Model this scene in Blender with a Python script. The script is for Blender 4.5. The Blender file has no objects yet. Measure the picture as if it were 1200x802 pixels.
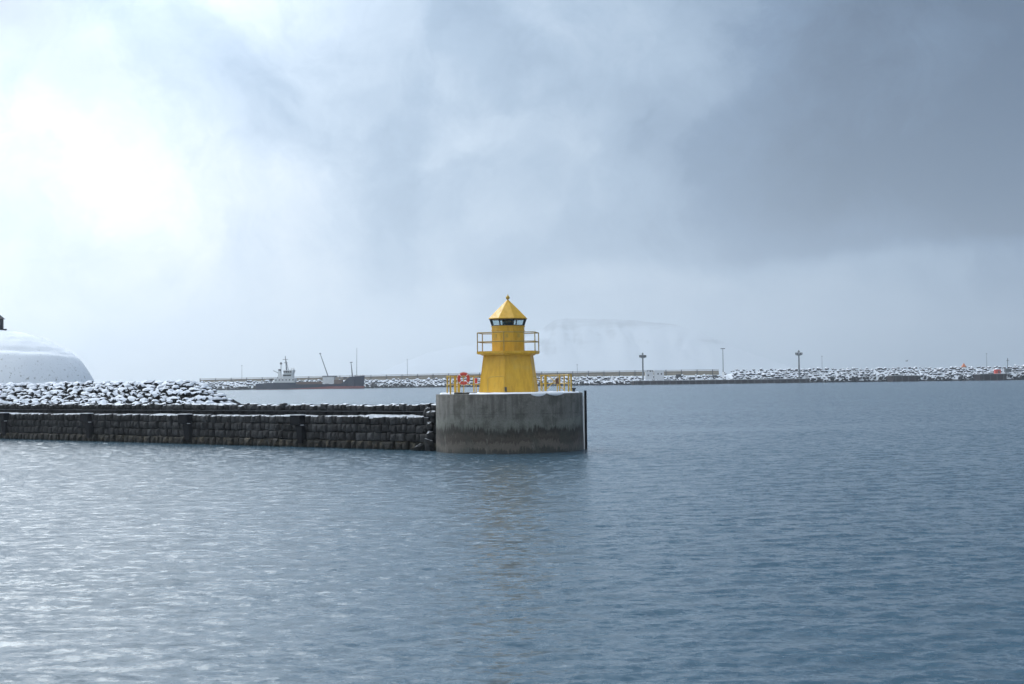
import bpy, bmesh, math, random
import numpy as np
from mathutils import Vector, Matrix, noise as mnoise

R = math.radians
random.seed(7)
rng = np.random.default_rng(11)
scene = bpy.context.scene
C = scene.collection

# ------------------------------------------------------------------ camera
EYE = 4.3
cam_d = bpy.data.cameras.new('camera')
cam_d.lens = 50.0
cam_d.sensor_width = 36.0
cam_d.clip_start = 0.1
cam_d.clip_end = 60000
cam = bpy.data.objects.new('camera', cam_d)
C.objects.link(cam)
cam.matrix_world = (Matrix.Translation((0, 0, EYE)) @ Matrix.Rotation(R(90 + 1.546), 4, 'X')
                    @ Matrix.Rotation(R(-0.72), 4, 'Z'))
scene.camera = cam

# ------------------------------------------------------------------ sun + sky
SUN_AZ, SUN_EL = -37.0, 38.0
sd = Vector((math.sin(R(SUN_AZ)) * math.cos(R(SUN_EL)), math.cos(R(SUN_AZ)) * math.cos(R(SUN_EL)), math.sin(R(SUN_EL))))
sl = bpy.data.lights.new('sun', 'SUN')
sl.energy = 0.6
sl.angle = R(60)
sl.color = (1.0, 0.96, 0.90)
so = bpy.data.objects.new('sun', sl)
so.rotation_euler = sd.to_track_quat('Z', 'Y').to_euler()
C.objects.link(so)

scene.view_settings.view_transform = 'Standard'
scene.view_settings.look = 'None'
scene.view_settings.exposure = 0.40
scene.view_settings.gamma = 1.0
scene.view_settings.use_curve_mapping = False
scene.cycles.use_denoising = True
scene.cycles.volume_bounces = 4
scene.cycles.max_bounces = 8
scene.cycles.transparent_max_bounces = 12


class NT:
    """small helper to write node trees"""
    def __init__(self, tree):
        self.t = tree
        self.n = tree.nodes
        self.l = tree.links

    def new(self, typ, **kw):
        nd = self.n.new(typ)
        for k, v in kw.items():
            setattr(nd, k, v)
        return nd

    def put(self, sock, v):
        if isinstance(v, bpy.types.NodeSocket):
            self.l.new(v, sock)
        elif isinstance(v, (tuple, list)) and len(v) == 3 and sock.type == 'RGBA':
            sock.default_value = (*v, 1)
        else:
            sock.default_value = v

    def m(self, op, a, b=0.0, c=None, clamp=False):
        nd = self.new('ShaderNodeMath', operation=op, use_clamp=clamp)
        self.put(nd.inputs[0], a)
        self.put(nd.inputs[1], b)
        if c is not None:
            self.put(nd.inputs[2], c)
        return nd.outputs[0]

    def vm(self, op, a, b=(0, 0, 0)):
        nd = self.new('ShaderNodeVectorMath', operation=op)
        self.put(nd.inputs[0], a)
        if op == 'SCALE':
            self.put(nd.inputs['Scale'], b)
        else:
            self.put(nd.inputs[1], b)
        return nd.outputs[0]

    def noise(self, vec, scale, detail=4, rough=0.55, dist=0.0, color=False):
        nd = self.new('ShaderNodeTexNoise')
        self.put(nd.inputs['Vector'], vec)
        nd.inputs['Scale'].default_value = scale
        nd.inputs['Detail'].default_value = detail
        nd.inputs['Roughness'].default_value = rough
        nd.inputs['Distortion'].default_value = dist
        return nd.outputs['Color' if color else 'Fac']

    def sstep(self, v, a, b, lo=0.0, hi=1.0):
        nd = self.new('ShaderNodeMapRange', interpolation_type='SMOOTHSTEP')
        self.put(nd.inputs[0], v)
        for i, x in enumerate((a, b, lo, hi)):
            self.put(nd.inputs[i + 1], x)
        return nd.outputs[0]

    def ramp(self, v, stops, interp='LINEAR'):
        nd = self.new('ShaderNodeValToRGB')
        cr = nd.color_ramp
        cr.interpolation = interp
        while len(cr.elements) < len(stops):
            cr.elements.new(0.5)
        for e, (p, c) in zip(cr.elements, stops):
            e.position = p
            e.color = (c, c, c, 1) if not isinstance(c, (tuple, list)) else (*c, 1)
        self.put(nd.inputs[0], v)
        return nd.outputs[0]

    def mix(self, f, a, b, typ='MIX'):
        nd = self.new('ShaderNodeMix', data_type='RGBA', blend_type=typ)
        self.put(nd.inputs[0], f)
        self.put(nd.inputs[6], a)
        self.put(nd.inputs[7], b)
        return nd.outputs[2]

    def mapping(self, vec, scale=(1, 1, 1), rot=(0, 0, 0), loc=(0, 0, 0)):
        nd = self.new('ShaderNodeMapping')
        self.put(nd.inputs['Vector'], vec)
        nd.inputs['Location'].default_value = loc
        nd.inputs['Rotation'].default_value = rot
        nd.inputs['Scale'].default_value = scale
        return nd.outputs[0]

    def gauss(self, u, v, u0, v0, su, sv, amp):
        a = self.m('DIVIDE', self.m('SUBTRACT', u, u0), su)
        b = self.m('DIVIDE', self.m('SUBTRACT', v, v0), sv)
        r2 = self.m('ADD', self.m('MULTIPLY', a, a), self.m('MULTIPLY', b, b))
        return self.m('MULTIPLY', self.m('EXPONENT', self.m('MULTIPLY', r2, -1.0)), amp)


world = bpy.data.worlds.new('World')
scene.world = world
world.use_nodes = True
W = NT(world.node_tree)
W.n.clear()
wout = W.new('ShaderNodeOutputWorld')
sky = W.new('ShaderNodeTexSky', sky_type='NISHITA')
sky.sun_disc = False
sky.sun_elevation = R(SUN_EL)
sky.sun_rotation = R(SUN_AZ % 360)
bg_sky = W.new('ShaderNodeBackground')
W.put(bg_sky.inputs[0], sky.outputs[0])
bg_sky.inputs[1].default_value = 0.06
dirv = W.new('ShaderNodeTexCoord').outputs['Generated']
# warp the direction so that cloud edges are ragged
wn = W.vm('SUBTRACT', W.noise(dirv, 5.0, 5, 0.55, color=True), (0.5, 0.5, 0.5))
wn2 = W.vm('SUBTRACT', W.noise(dirv, 17.0, 5, 0.6, color=True), (0.5, 0.5, 0.5))
dw = W.vm('ADD', W.vm('ADD', dirv, W.vm('SCALE', wn, 0.10)), W.vm('SCALE', wn2, 0.035))
sep = W.new('ShaderNodeSeparateXYZ')
W.put(sep.inputs[0], W.vm('NORMALIZE', dw))
az = W.m('MULTIPLY', W.m('ARCTAN2', sep.outputs[0], sep.outputs[1]), 57.2958)
el = W.m('MULTIPLY', W.m('ARCSINE', sep.outputs[2]), 57.2958)
# thickness of the cloud by direction: thin on the left, a snow shower on the right;
# the left edge of the shower leans over
lean = W.m('MULTIPLY', W.m('SUBTRACT', W.m('MINIMUM', el, 11.5), 7.5), W.sstep(az, 2.0, -9.0, 0.0, 0.9))
lean = W.m('MULTIPLY', lean, W.sstep(az, -60.0, -25.0))
azt = W.m('ADD', az, lean)
az01 = W.m('DIVIDE', W.m('ADD', azt, 180.0), 360.0)
def A(a):
    return (a + 180.0) / 360.0
dbase = W.ramp(az01, [(0.0, .36), (A(-70), .28), (A(-22), .37), (A(-14), .36), (A(-9), .52), (A(-5), .69), (A(0), .68), (A(7), .82),
                      (A(14), 1.04), (A(22), 1.2), (A(50), 1.12), (A(110), .6), (1.0, .36)], 'B_SPLINE')
d = dbase
d = W.m('ADD', d, W.gauss(az, el, -18.0, 15.0, 8.0, 5.0, 0.20))
d = W.m('ADD', d, W.gauss(az, el, -10.5, 15.5, 5.0, 2.2, -0.16))     # bright gap along the top
lobe = W.gauss(az, el, -4.2, 8.2, 3.0, 4.2, 0.15)                    # grey lobe with a seam on its right
d = W.m('ADD', d, W.m('MULTIPLY', lobe, W.sstep(az, -2.5, -3.5)))
d = W.m('ADD', d, W.m('MULTIPLY', W.gauss(az, el, 2.2, 6.5, 1.8, 3.0, 0.07), W.sstep(az, 4.0, 3.3)))
d = W.m('ADD', d, W.gauss(az, el, 14.0, 7.6, 8.5, 1.5, 0.09))        # dark base of the shower cloud
# under the cloud base the air is lighter
edge = W.m('ADD', W.m('MULTIPLY', az, 0.07), 4.3)
sep2 = W.new('ShaderNodeSeparateXYZ')
W.put(sep2.inputs[0], W.vm('NORMALIZE', W.vm('ADD', W.vm('ADD', dirv, W.vm('SCALE', wn, 0.045)), W.vm('SCALE', wn2, 0.028))))
el2 = W.m('MULTIPLY', W.m('ARCSINE', sep2.outputs[2]), 57.2958)
low = W.sstep(W.m('SUBTRACT', el2, edge), -0.75, 0.25, 1.0, 0.0)
amt = W.ramp(az01, [(0.0, .05), (A(-12), .0), (A(-5), .08), (A(-2), .13), (A(10), .27), (A(20), .36), (A(60), .25), (1.0, .05)])
d = W.m('SUBTRACT', d, W.m('MULTIPLY', low, amt))
# fine cloud texture
flat = W.mapping(dirv, (1, 1, 1.9))
n1 = W.m('SUBTRACT', W.noise(flat, 6.5, 6, 0.55, 0.6), 0.5)
n2 = W.m('SUBTRACT', W.noise(flat, 2.2, 4, 0.5), 0.5)
n3 = W.m('SUBTRACT', W.noise(dw, 16.0, 6, 0.6, 0.8), 0.5)
d = W.m('ADD', d, W.m('ADD', W.m('MULTIPLY', n1, 0.34), W.m('MULTIPLY', n2, 0.12)))
d = W.m('ADD', d, W.m('MULTIPLY', n3, 0.34))
puff0 = W.sstep(W.noise(dw, 11.0, 7, 0.6, 0.3), 0.56, 0.42)
d = W.m('ADD', d, W.m('MULTIPLY', W.gauss(az, el, -14.5, 6.2, 5.5, 2.2, -0.10), W.m('ADD', W.m('MULTIPLY', puff0, .75), .25)))   # sunlit billows
puff = W.sstep(W.noise(dw, 8.0, 7, 0.58, 0.4), 0.44, 0.60)            # billows with an edge
d = W.m('ADD', d, W.m('MULTIPLY', W.m('SUBTRACT', puff, 0.5), 0.10))
d = W.m('ADD', d, W.gauss(az, el, 22.0, 11.0, 10.0, 9.0, 0.36))
ccol = W.ramp(W.m('DIVIDE', d, 1.25), [(0.0, (1.03, 1.01, .985)), (.12, (.87, .885, .885)), (.28, (.64, .695, .735)), (.44, (.43, .515, .615)),
                                      (.60, (.25, .34, .455)), (.80, (.102, .168, .272)), (1.0, (.038, .076, .142))])
# thin cloud glows around the hidden sun
cosg = W.new('ShaderNodeVectorMath', operation='DOT_PRODUCT')
W.put(cosg.inputs[0], dirv)
cosg.inputs[1].default_value = tuple(sd)
glow = W.m('EXPONENT', W.m('MULTIPLY', W.m('SUBTRACT', cosg.outputs['Value'], 1.0), 19.0))
glow = W.m('ADD', W.m('MULTIPLY', glow, 8.0), 1.0)
# an overcast sky grows brighter towards the zenith
zen = W.m('MULTIPLY', W.sstep(el, 12.0, 70.0), W.sstep(dbase, 0.2, 1.0, .55, 0.1))
glow = W.m('MULTIPLY', glow, W.m('ADD', zen, 1.0))
ccol = W.vm('SCALE', ccol, glow)
bg_c = W.new('ShaderNodeBackground')
W.put(bg_c.inputs[0], ccol)
bg_c.inputs[1].default_value = 1.0
# blue gaps in the thin cloud
gap = W.m('ADD', W.gauss(az, el, -21.0, 15.0, 4.2, 3.2, 1.25), W.gauss(az, el, -16.0, 12.2, 2.2, 1.2, 0.35))
gap2 = W.m('MULTIPLY', W.sstep(W.noise(flat, 3.1, 5, 0.55), 0.58, 0.75), W.sstep(dbase, 0.36, 0.2))
gap = W.m('MULTIPLY', W.m('ADD', gap, W.m('MULTIPLY', gap2, W.sstep(el, 12.0, 24.0))), 0.85, clamp=True)
mixw = W.new('ShaderNodeMixShader')
W.put(mixw.inputs[0], gap)
W.l.new(bg_c.outputs[0], mixw.inputs[1])
W.l.new(bg_sky.outputs[0], mixw.inputs[2])
W.l.new(mixw.outputs[0], wout.inputs[0])


# ------------------------------------------------------------------ materials
def new_mat(name):
    m = bpy.data.materials.new(name)
    m.use_nodes = True
    t = NT(m.node_tree)
    t.n.clear()
    out = t.new('ShaderNodeOutputMaterial')
    p = t.new('ShaderNodeBsdfPrincipled')
    t.l.new(p.outputs[0], out.inputs[0])
    t.p, t.out = p, out
    t.pos = t.new('ShaderNodeNewGeometry').outputs['Position']
    return m, t


def bump(t, h, strength=0.4, dist=0.02):
    b = t.new('ShaderNodeBump')
    b.inputs['Strength'].default_value = strength
    b.inputs['Distance'].default_value = dist
    t.put(b.inputs['Height'], h)
    t.l.new(b.outputs[0], t.p.inputs['Normal'])
    return b


def simple(name, col, rough=0.6, var=0.25, scale=3.0, metal=0.0, stretch=(1, 1, 1), bumps=0.15, spec=.5):
    m, t = new_mat(name)
    t.p.inputs['Specular IOR Level'].default_value = spec
    v = t.mapping(t.pos, stretch)
    n = t.noise(v, scale, 6, 0.6)
    f = t.m('ADD', t.m('MULTIPLY', n, 2 * var), 1 - var)
    t.put(t.p.inputs['Base Color'], t.mix(1.0, col, t.vm('SCALE', (1, 1, 1), f), 'MULTIPLY'))
    t.put(t.p.inputs['Roughness'], t.m('ADD', t.m('MULTIPLY', n, 0.25), rough - 0.12))
    t.p.inputs['Metallic'].default_value = metal
    if bumps:
        bump(t, n, bumps, 0.02)
    return m


def snowy(name, rock, thr=0.42, soft=0.10, snow=(0.70, 0.74, 0.81), nscale=2.5, namp=0.5, rough=0.85, random_tint=True):
    """stone that carries snow on the faces that look up"""
    m, t = new_mat(name)
    g = t.new('ShaderNodeNewGeometry')
    s = t.new('ShaderNodeSeparateXYZ')
    t.put(s.inputs[0], g.outputs['Normal'])
    n = t.noise(t.pos, nscale, 5, 0.65)
    k = t.m('ADD', s.outputs[2], t.m('MULTIPLY', t.m('SUBTRACT', n, 0.5), namp))
    f = t.sstep(k, thr, thr + soft)
    fine = t.noise(t.pos, nscale * 4, 6, 0.65)
    base = t.mix(1.0, rock, t.vm('SCALE', (1, 1, 1), t.m('ADD', t.m('MULTIPLY', fine, 1.3), 0.35)), 'MULTIPLY')
    if random_tint:
        oi = t.new('ShaderNodeObjectInfo')
        base = t.mix(1.0, base, t.vm('SCALE', (1, 1, 1), t.m('ADD', t.m('MULTIPLY', oi.outputs['Random'], 1.2), 0.45)), 'MULTIPLY')
    t.put(t.p.inputs['Base Color'], t.mix(f, base, snow))
    t.p.inputs['Roughness'].default_value = rough
    t.p.inputs['Specular IOR Level'].default_value = 0.3
    bump(t, t.m('ADD', fine, t.m('MULTIPLY', f, 0.5)), 0.5, 0.06)
    return m


M = {}
# yellow paint with grime and runs
m, t = new_mat('yellow_paint')
n = t.noise(t.mapping(t.pos, (1, 1, .25)), 5.0, 6, 0.62)
n3 = t.noise(t.mapping(t.pos, (1, 1, .12)), 14.0, 5, 0.6)
n4 = t.noise(t.pos, 1.3, 4, 0.5)
c = t.mix(t.sstep(n, .35, .7), (.65, .375, .022), (.54, .30, .02))
c = t.mix(t.sstep(n3, .62, .78, 0, .45), c, (.30, .20, .06))
c = t.mix(t.sstep(n4, .5, .8, 0, .35), c, (.52, .37, .10))
t.put(t.p.inputs['Base Color'], c)
rust = t.noise(t.mapping(t.pos, (1, 1, .10)), 7.0, 6, .7)
c = t.mix(t.sstep(rust, .66, .74, 0, .6), c, (.16, .075, .03))
chip = t.noise(t.pos, 22.0, 5, .7)
c = t.mix(t.sstep(chip, .68, .72, 0, .7), c, (.20, .17, .12))
t.put(t.p.inputs['Roughness'], t.sstep(n, .3, .7, .42, .62))
bump(t, n, .12, .02)
M['yellow'] = m
M['yellow_rail'] = simple('yellow_rail_paint', (.48, .31, .04), .5, .3, 9.0)
M['backlit_rail'] = simple('backlit_yellow_rail_paint', (.30, .21, .045), .55, .3, 9.0)  # rail yellow with backlit shade put into the colour, for the gallery
M['black_frame'] = simple('black_lantern_frame', (.018, .022, .028), .45, .3, 8.0)
M['lens'] = simple('green_glass_lens', (.015, .06, .065), .15, .4, 5.0, stretch=(1, 1, 4))
M['black_tar'] = simple('black_tarred_timber', (.010, .011, .014), .8, .4, 5.0, stretch=(1, 1, .3), spec=.12)
M['white'] = simple('white_paint', (.72, .73, .74), .55, .12, 2.0)
M['red'] = simple('orange_red_plastic', (.48, .05, .03), .45, .2, 12.0)
M['shed_white'] = simple('shed_white_paint', (.50, .52, .55), .6, .15, 1.0)
M['steel'] = simple('grey_galvanised_steel', (.12, .135, .15), .5, .25, 1.0, .3)
M['dark_steel'] = simple('dark_grey_steel', (.045, .05, .058), .6, .3, 1.0)
M['rope'] = simple('pale_rope', (.5, .47, .4), .9, .2, 30)
m, t = new_mat('thin_window_glass')
t.n.remove(t.p)
gl = t.new('ShaderNodeBsdfGlossy')
gl.inputs['Roughness'].default_value = .03
tr = t.new('ShaderNodeBsdfTransparent')
tr.inputs[0].default_value = (.86, .91, .92, 1)
mx = t.new('ShaderNodeMixShader')
mx.inputs[0].default_value = .06
t.l.new(tr.outputs[0], mx.inputs[1])
t.l.new(gl.outputs[0], mx.inputs[2])
t.l.new(mx.outputs[0], t.out.inputs[0])
M['glass'] = m

# stained concrete of the pier head
m, t = new_mat('tide_stained_concrete')
sp = t.new('ShaderNodeSeparateXYZ')
t.put(sp.inputs[0], t.pos)
z = sp.outputs[2]
streak = t.noise(t.mapping(t.pos, (1, 1, .10)), 3.2, 6, 0.65)
streak2 = t.noise(t.mapping(t.pos, (1, 1, .06)), 9.0, 5, 0.6)
blot = t.noise(t.pos, 1.1, 6, 0.6)
big = t.noise(t.pos, .32, 3, 0.5)
fine = t.noise(t.pos, 14.0, 6, 0.7)
zz = t.m('ADD', z, t.m('ADD', t.m('MULTIPLY', t.m('SUBTRACT', streak2, .5), 1.1), t.m('ADD', t.m('MULTIPLY', t.m('SUBTRACT', blot, .5), .7), t.m('MULTIPLY', t.m('SUBTRACT', big, .5), 1.0))))
band = t.ramp(t.m('DIVIDE', zz, 3.6), [(0.0, (.035, .035, .03)), (.05, (.05, .048, .04)), (.075, (.14, .125, .105)), (.17, (.155, .135, .115)),
                                       (.20, (.075, .062, .052)), (.27, (.10, .085, .072)), (.33, (.052, .046, .040)), (.385, (.05, .048, .042)),
                                       (.43, (.17, .185, .165)), (.52, (.215, .225, .21)), (.62, (.20, .205, .195)), (1.0, (.185, .18, .172))])
up = t.sstep(z, 1.7, 2.4)
c = t.mix(t.m('MULTIPLY', up, t.sstep(streak, .43, .62, 0, .62)), band, (.062, .060, .056))
c = t.mix(t.m('MULTIPLY', up, t.sstep(streak2, .55, .72, 0, .4)), c, (.26, .26, .25))
c = t.mix(t.m('MULTIPLY', up, t.sstep(big, .45, .6, 0, .35)), c, (.075, .075, .068))
c = t.mix(t.sstep(blot, .47, .62, 0, .65), c, (.075, .078, .068))
joint = t.m('MULTIPLY', t.sstep(t.m('ABSOLUTE', t.m('SUBTRACT', z, 2.32)), .03, .0), t.sstep(blot, .35, .6, .1, .6))
c = t.mix(joint, c, (.05, .05, .046))
pale = t.noise(t.mapping(t.pos, (1, 1, .35)), 2.1, 7, .72)
c = t.mix(t.sstep(pale, .56, .70, 0, .55), c, (.30, .30, .27))
speck = t.noise(t.pos, 6.0, 7, .75)
c = t.mix(t.sstep(speck, .56, .68, 0, .5), c, (.05, .05, .045))
c = t.mix(1.0, c, t.vm('SCALE', (1, 1, 1), t.m('ADD', t.m('MULTIPLY', fine, .8), .22)), 'MULTIPLY')
t.put(t.p.inputs['Base Color'], c)
t.put(t.p.inputs['Roughness'], t.sstep(z, .0, 1.0, .5, .88))
bump(t, t.m('ADD', fine, streak2), .45, .03)
M['concrete'] = m

# snow sheet
m, t = new_mat('snow')
n = t.noise(t.pos, 2.0, 6, .6)
t.put(t.p.inputs['Base Color'], t.mix(n, (.68, .72, .79), (.76, .79, .85)))
t.p.inputs['Roughness'].default_value = .8
bump(t, n, .4, .05)
M['snow'] = m

M['block'] = snowy('black_basalt_block', (.033, .034, .036), .78, .12, nscale=5.0, namp=1.1)
M['bare_block'] = snowy('bare_basalt_block', (.033, .034, .036), 3.0, .1, nscale=4.0)
m, t = new_mat('weedy_basalt_block')
n = t.noise(t.pos, 1.9, 6, .7)
n2_ = t.noise(t.pos, 7.0, 5, .7)
sp = t.new('ShaderNodeSeparateXYZ')
t.put(sp.inputs[0], t.pos)
c = t.mix(t.sstep(n, .50, .64), (.011, .011, .010), (.085, .072, .052))
c = t.mix(t.sstep(n2_, .45, .7), c, (.022, .021, .014))
c = t.mix(t.sstep(t.m('ADD', sp.outputs[2], t.m('MULTIPLY', n2_, .3)), .34, .18), c, (.006, .007, .006))
t.put(t.p.inputs['Base Color'], c)
t.p.inputs['Roughness'].default_value = .6
t.p.inputs['Specular IOR Level'].default_value = .25
bump(t, n2_, .8, .08)
M['kelp_block'] = m
M['core'] = simple('dark_wall_core', (.010, .011, .013), .9, .3, 2.0, spec=.1)
M['rock'] = snowy('snow_capped_boulder', (.032, .034, .039), -.16, .10, nscale=1.6, namp=.8)
M['far_rock'] = snowy('far_snow_capped_rock', (.035, .038, .046), .22, .12, nscale=.25, namp=.5, random_tint=False)
M['far_wet'] = simple('wet_black_rock', (.014, .015, .019), .8, .4, .4, spec=.2)
M['far_core'] = snowy('far_breakwater_core', (.05, .052, .058), .5, .2, nscale=.2, random_tint=False)
M['rail_brown'] = simple('brown_rail', (.12, .09, .07), .85, .3, .25)
M['parapet'] = simple('tan_parapet', (.30, .27, .21), .85, .3, .25)
M['quay'] = simple('rusty_dark_sheet_pile', (.026, .019, .022), .8, .5, .5, stretch=(1, 1, .2), spec=.2)
M['hull'] = simple('dark_blue_hull_paint', (.012, .020, .050), .6, .3, .3, spec=.3)
M['boot'] = simple('red_boot_paint', (.24, .05, .05), .6, .3, .4)
M['deck_brown'] = simple('brown_deck_gear', (.13, .075, .055), .8, .4, .5)
M['ship_white'] = simple('ship_white_paint', (.62, .64, .66), .5, .15, .5)
M['dark_glass'] = simple('dark_window', (.03, .035, .04), .2, .2, 1.0)
M['orange'] = simple('orange_roof_paint', (.52, .15, .05), .6, .2, .5)
M['wood'] = simple('dark_weathered_wood', (.035, .033, .035), .8, .4, 2.0, stretch=(1, 1, .3))

# snow on the grassy mound, tufts of grass poke through
m, t = new_mat('snowy_mound')
n = t.noise(t.pos, .35, 5, .6)
tuft = t.noise(t.pos, 2.6, 4, .7)
sp = t.new('ShaderNodeSeparateXYZ')
t.put(sp.inputs[0], t.pos)
f = t.m('MULTIPLY', t.sstep(tuft, .57, .68), t.sstep(t.m('ADD', sp.outputs[2], t.m('MULTIPLY', n, 5.0)), 12.5, 7.0, .12, .75))
c = t.mix(n, (.74, .78, .84), (.82, .85, .90))
t.put(t.p.inputs['Base Color'], t.mix(f, c, (.15, .15, .13)))
t.p.inputs['Roughness'].default_value = .85
bump(t, t.m('ADD', tuft, n), .35, .12)
M['mound'] = m

# mountain: snow with basalt ledges and gullies
m, t = new_mat('snowy_mountain')
g = t.new('ShaderNodeNewGeometry')
sp = t.new('ShaderNodeSeparateXYZ')
t.put(sp.inputs[0], g.outputs['Normal'])
sz = t.new('ShaderNodeSeparateXYZ')
t.put(sz.inputs[0], t.pos)
n = t.noise(t.mapping(t.pos, (1, 1, .35)), .004, 7, .65)
led = t.noise(t.mapping(t.pos, (.12, .12, 1.6)), .013, 4, .6)
k = t.m('ADD', sp.outputs[2], t.m('MULTIPLY', t.m('SUBTRACT', n, .5), .7))
k = t.m('ADD', k, t.m('MULTIPLY', t.m('SUBTRACT', led, .5), .5))
cliff = t.m('MULTIPLY', t.sstep(t.m('ADD', sz.outputs[2], t.m('MULTIPLY', t.m('SUBTRACT', n, .5), 260.0)), 470.0, 540.0), .30)
k = t.m('SUBTRACT', k, cliff)
ledge = t.m('MULTIPLY', t.sstep(sz.outputs[2], 290.0, 345.0), t.sstep(sz.outputs[2], 420.0, 360.0))
k = t.m('SUBTRACT', k, t.m('MULTIPLY', ledge, .06))
f = t.sstep(k, .48, .86)
t.put(t.p.inputs['Base Color'], t.mix(f, (.05, .06, .075), (.54, .585, .66)))
t.p.inputs['Roughness'].default_value = .9
M['mountain'] = m

# sea water
m, t = new_mat('sea_water')
t.p.inputs['Base Color'].default_value = (.036, .075, .108, 1)
t.p.inputs['IOR'].default_value = 1.333
t.p.inputs['Roughness'].default_value = .20
a = t.noise(t.mapping(t.pos, (1, 1.6, 1), (0, 0, R(14))), 1.9, 3, .6, .3, color=True)
b = t.noise(t.mapping(t.pos, (1, 1.4, 1), (0, 0, R(-9))), 7.0, 3, .6, .2, color=True)
wind = t.noise(t.mapping(t.pos, (.35, 1, 1), (0, 0, R(5))), .045, 4, .55)
gust = t.sstep(wind, .36, .56, .7, 1.0)
half = (.5, .5, .5)
sl2 = t.vm('ADD', t.vm('SCALE', t.vm('SUBTRACT', a, half), .75), t.vm('SCALE', t.vm('SUBTRACT', b, half), .6))
sl2 = t.vm('MULTIPLY', sl2, (1, 1.15, 0))
chop = t.new('ShaderNodeAttribute', attribute_name='fine_chop')
k = t.m('MULTIPLY', t.m('MULTIPLY', chop.outputs['Fac'], gust), 19.0)
nn_ = t.vm('NORMALIZE', t.vm('ADD', t.new('ShaderNodeNewGeometry').outputs['Normal'], t.vm('SCALE', sl2, k)))
t.l.new(nn_, t.p.inputs['Normal'])
M['water'] = m


# ------------------------------------------------------------------ mesh helpers
class MB:
    def __init__(self):
        self.v, self.f = [], []

    def add(self, vs, fs):
        o = len(self.v)
        self.v += [tuple(p) for p in vs]
        self.f += [tuple(i + o for i in q) for q in fs]
        return self

    def box(self, cx, cy, cz, sx, sy, sz, rz=0.0):
        ca, sa = math.cos(rz), math.sin(rz)
        vs = []
        for dz in (-.5, .5):
            for dx, dy in ((-.5, -.5), (.5, -.5), (.5, .5), (-.5, .5)):
                x, y = dx * sx, dy * sy
                vs.append((cx + x * ca - y * sa, cy + x * sa + y * ca, cz + dz * sz))
        return self.add(vs, [(3, 2, 1, 0), (4, 5, 6, 7), (0, 1, 5, 4), (1, 2, 6, 5), (2, 3, 7, 6), (3, 0, 4, 7)])

    def ngon(self, rings, n, a0=0.0, cx=0.0, cy=0.0, cap0=True, cap1=True):
        """rings: (radius, z) stacked n-gon sections; a0 = angle of the first corner from -y towards +x"""
        vs = []
        for r, z in rings:
            for i in range(n):
                a = a0 + 2 * math.pi * i / n
                vs.append((cx + r * math.sin(a), cy - r * math.cos(a), z))
        fs = []
        for k in range(len(rings) - 1):
            for i in range(n):
                j = (i + 1) % n
                fs.append((k * n + i, k * n + j, (k + 1) * n + j, (k + 1) * n + i))
        if cap0:
            fs.append(tuple(reversed(range(n))))
        if cap1:
            fs.append(tuple(range((len(rings) - 1) * n, len(rings) * n)))
        return self.add(vs, fs)

    def tube(self, pts, r, n=8, closed=False, r1=None):
        pts = [Vector(p) for p in pts]
        k = len(pts)
        vs, fs = [], []
        for i, p in enumerate(pts):
            if closed:
                d = pts[(i + 1) % k] - pts[i - 1]
            else:
                d = pts[min(i + 1, k - 1)] - pts[max(i - 1, 0)]
            d.normalize()
            up = Vector((0, 0, 1)) if abs(d.z) < .9 else Vector((0, 1, 0))
            a = d.cross(up).normalized()
            b = a.cross(d).normalized()
            rr = r if r1 is None else r + (r1 - r) * i / max(k - 1, 1)
            for j in range(n):
                w = 2 * math.pi * j / n
                vs.append(p + (a * math.cos(w) + b * math.sin(w)) * rr)
        for i in range(k if closed else k - 1):
            i2 = (i + 1) % k
            for j in range(n):
                j2 = (j + 1) % n
                fs.append((i * n + j, i * n + j2, i2 * n + j2, i2 * n + j))
        if not closed:
            fs.append(tuple(reversed(range(n))))
            fs.append(tuple(range((k - 1) * n, k * n)))
        return self.add(vs, fs)

    def prism(self, poly, y0, y1):
        """polygon in x,z extruded along y"""
        n = len(poly)
        vs = [(x, y0, z) for x, z in poly] + [(x, y1, z) for x, z in poly]
        fs = [tuple(range(n)), tuple(reversed(range(n, 2 * n)))]
        for i in range(n):
            j = (i + 1) % n
            fs.append((i, i + n, j + n, j))
        return self.add(vs, fs)

    def mesh(self, name, mat, smooth=False, fix=True):
        me = bpy.data.meshes.new(name)
        me.from_pydata(self.v, [], self.f)
        if fix:
            bm = bmesh.new()
            bm.from_mesh(me)
            bmesh.ops.recalc_face_normals(bm, faces=bm.faces)
            bm.to_mesh(me)
            bm.free()
        if smooth:
            for p in me.polygons:
                p.use_smooth = True
        me.materials.append(mat)
        return me

    def build(self, name, mat, parent=None, smooth=False, fix=True):
        o = bpy.data.objects.new(name, self.mesh(name, mat, smooth, fix))
        C.objects.link(o)
        if parent is not None:
            o.parent = parent
        return o


def tag(o, label=None, cat=None, group=None, kind=None):
    for k, v in (('label', label), ('category', cat), ('group', group), ('kind', kind)):
        if v:
            o[k] = v
    return o


def empty(name, loc=(0, 0, 0), label=None, cat=None, group=None):
    o = bpy.data.objects.new(name, None)
    o.location = loc
    o.empty_display_size = .5
    C.objects.link(o)
    return tag(o, label, cat, group)


def link(me, name, parent=None):
    o = bpy.data.objects.new(name, me)
    C.objects.link(o)
    if parent is not None:
        o.parent = parent
    return o


def bevel(o, w, seg=2):
    b = o.modifiers.new('bevel', 'BEVEL')
    b.width = w
    b.segments = seg
    b.limit_method = 'ANGLE'


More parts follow.
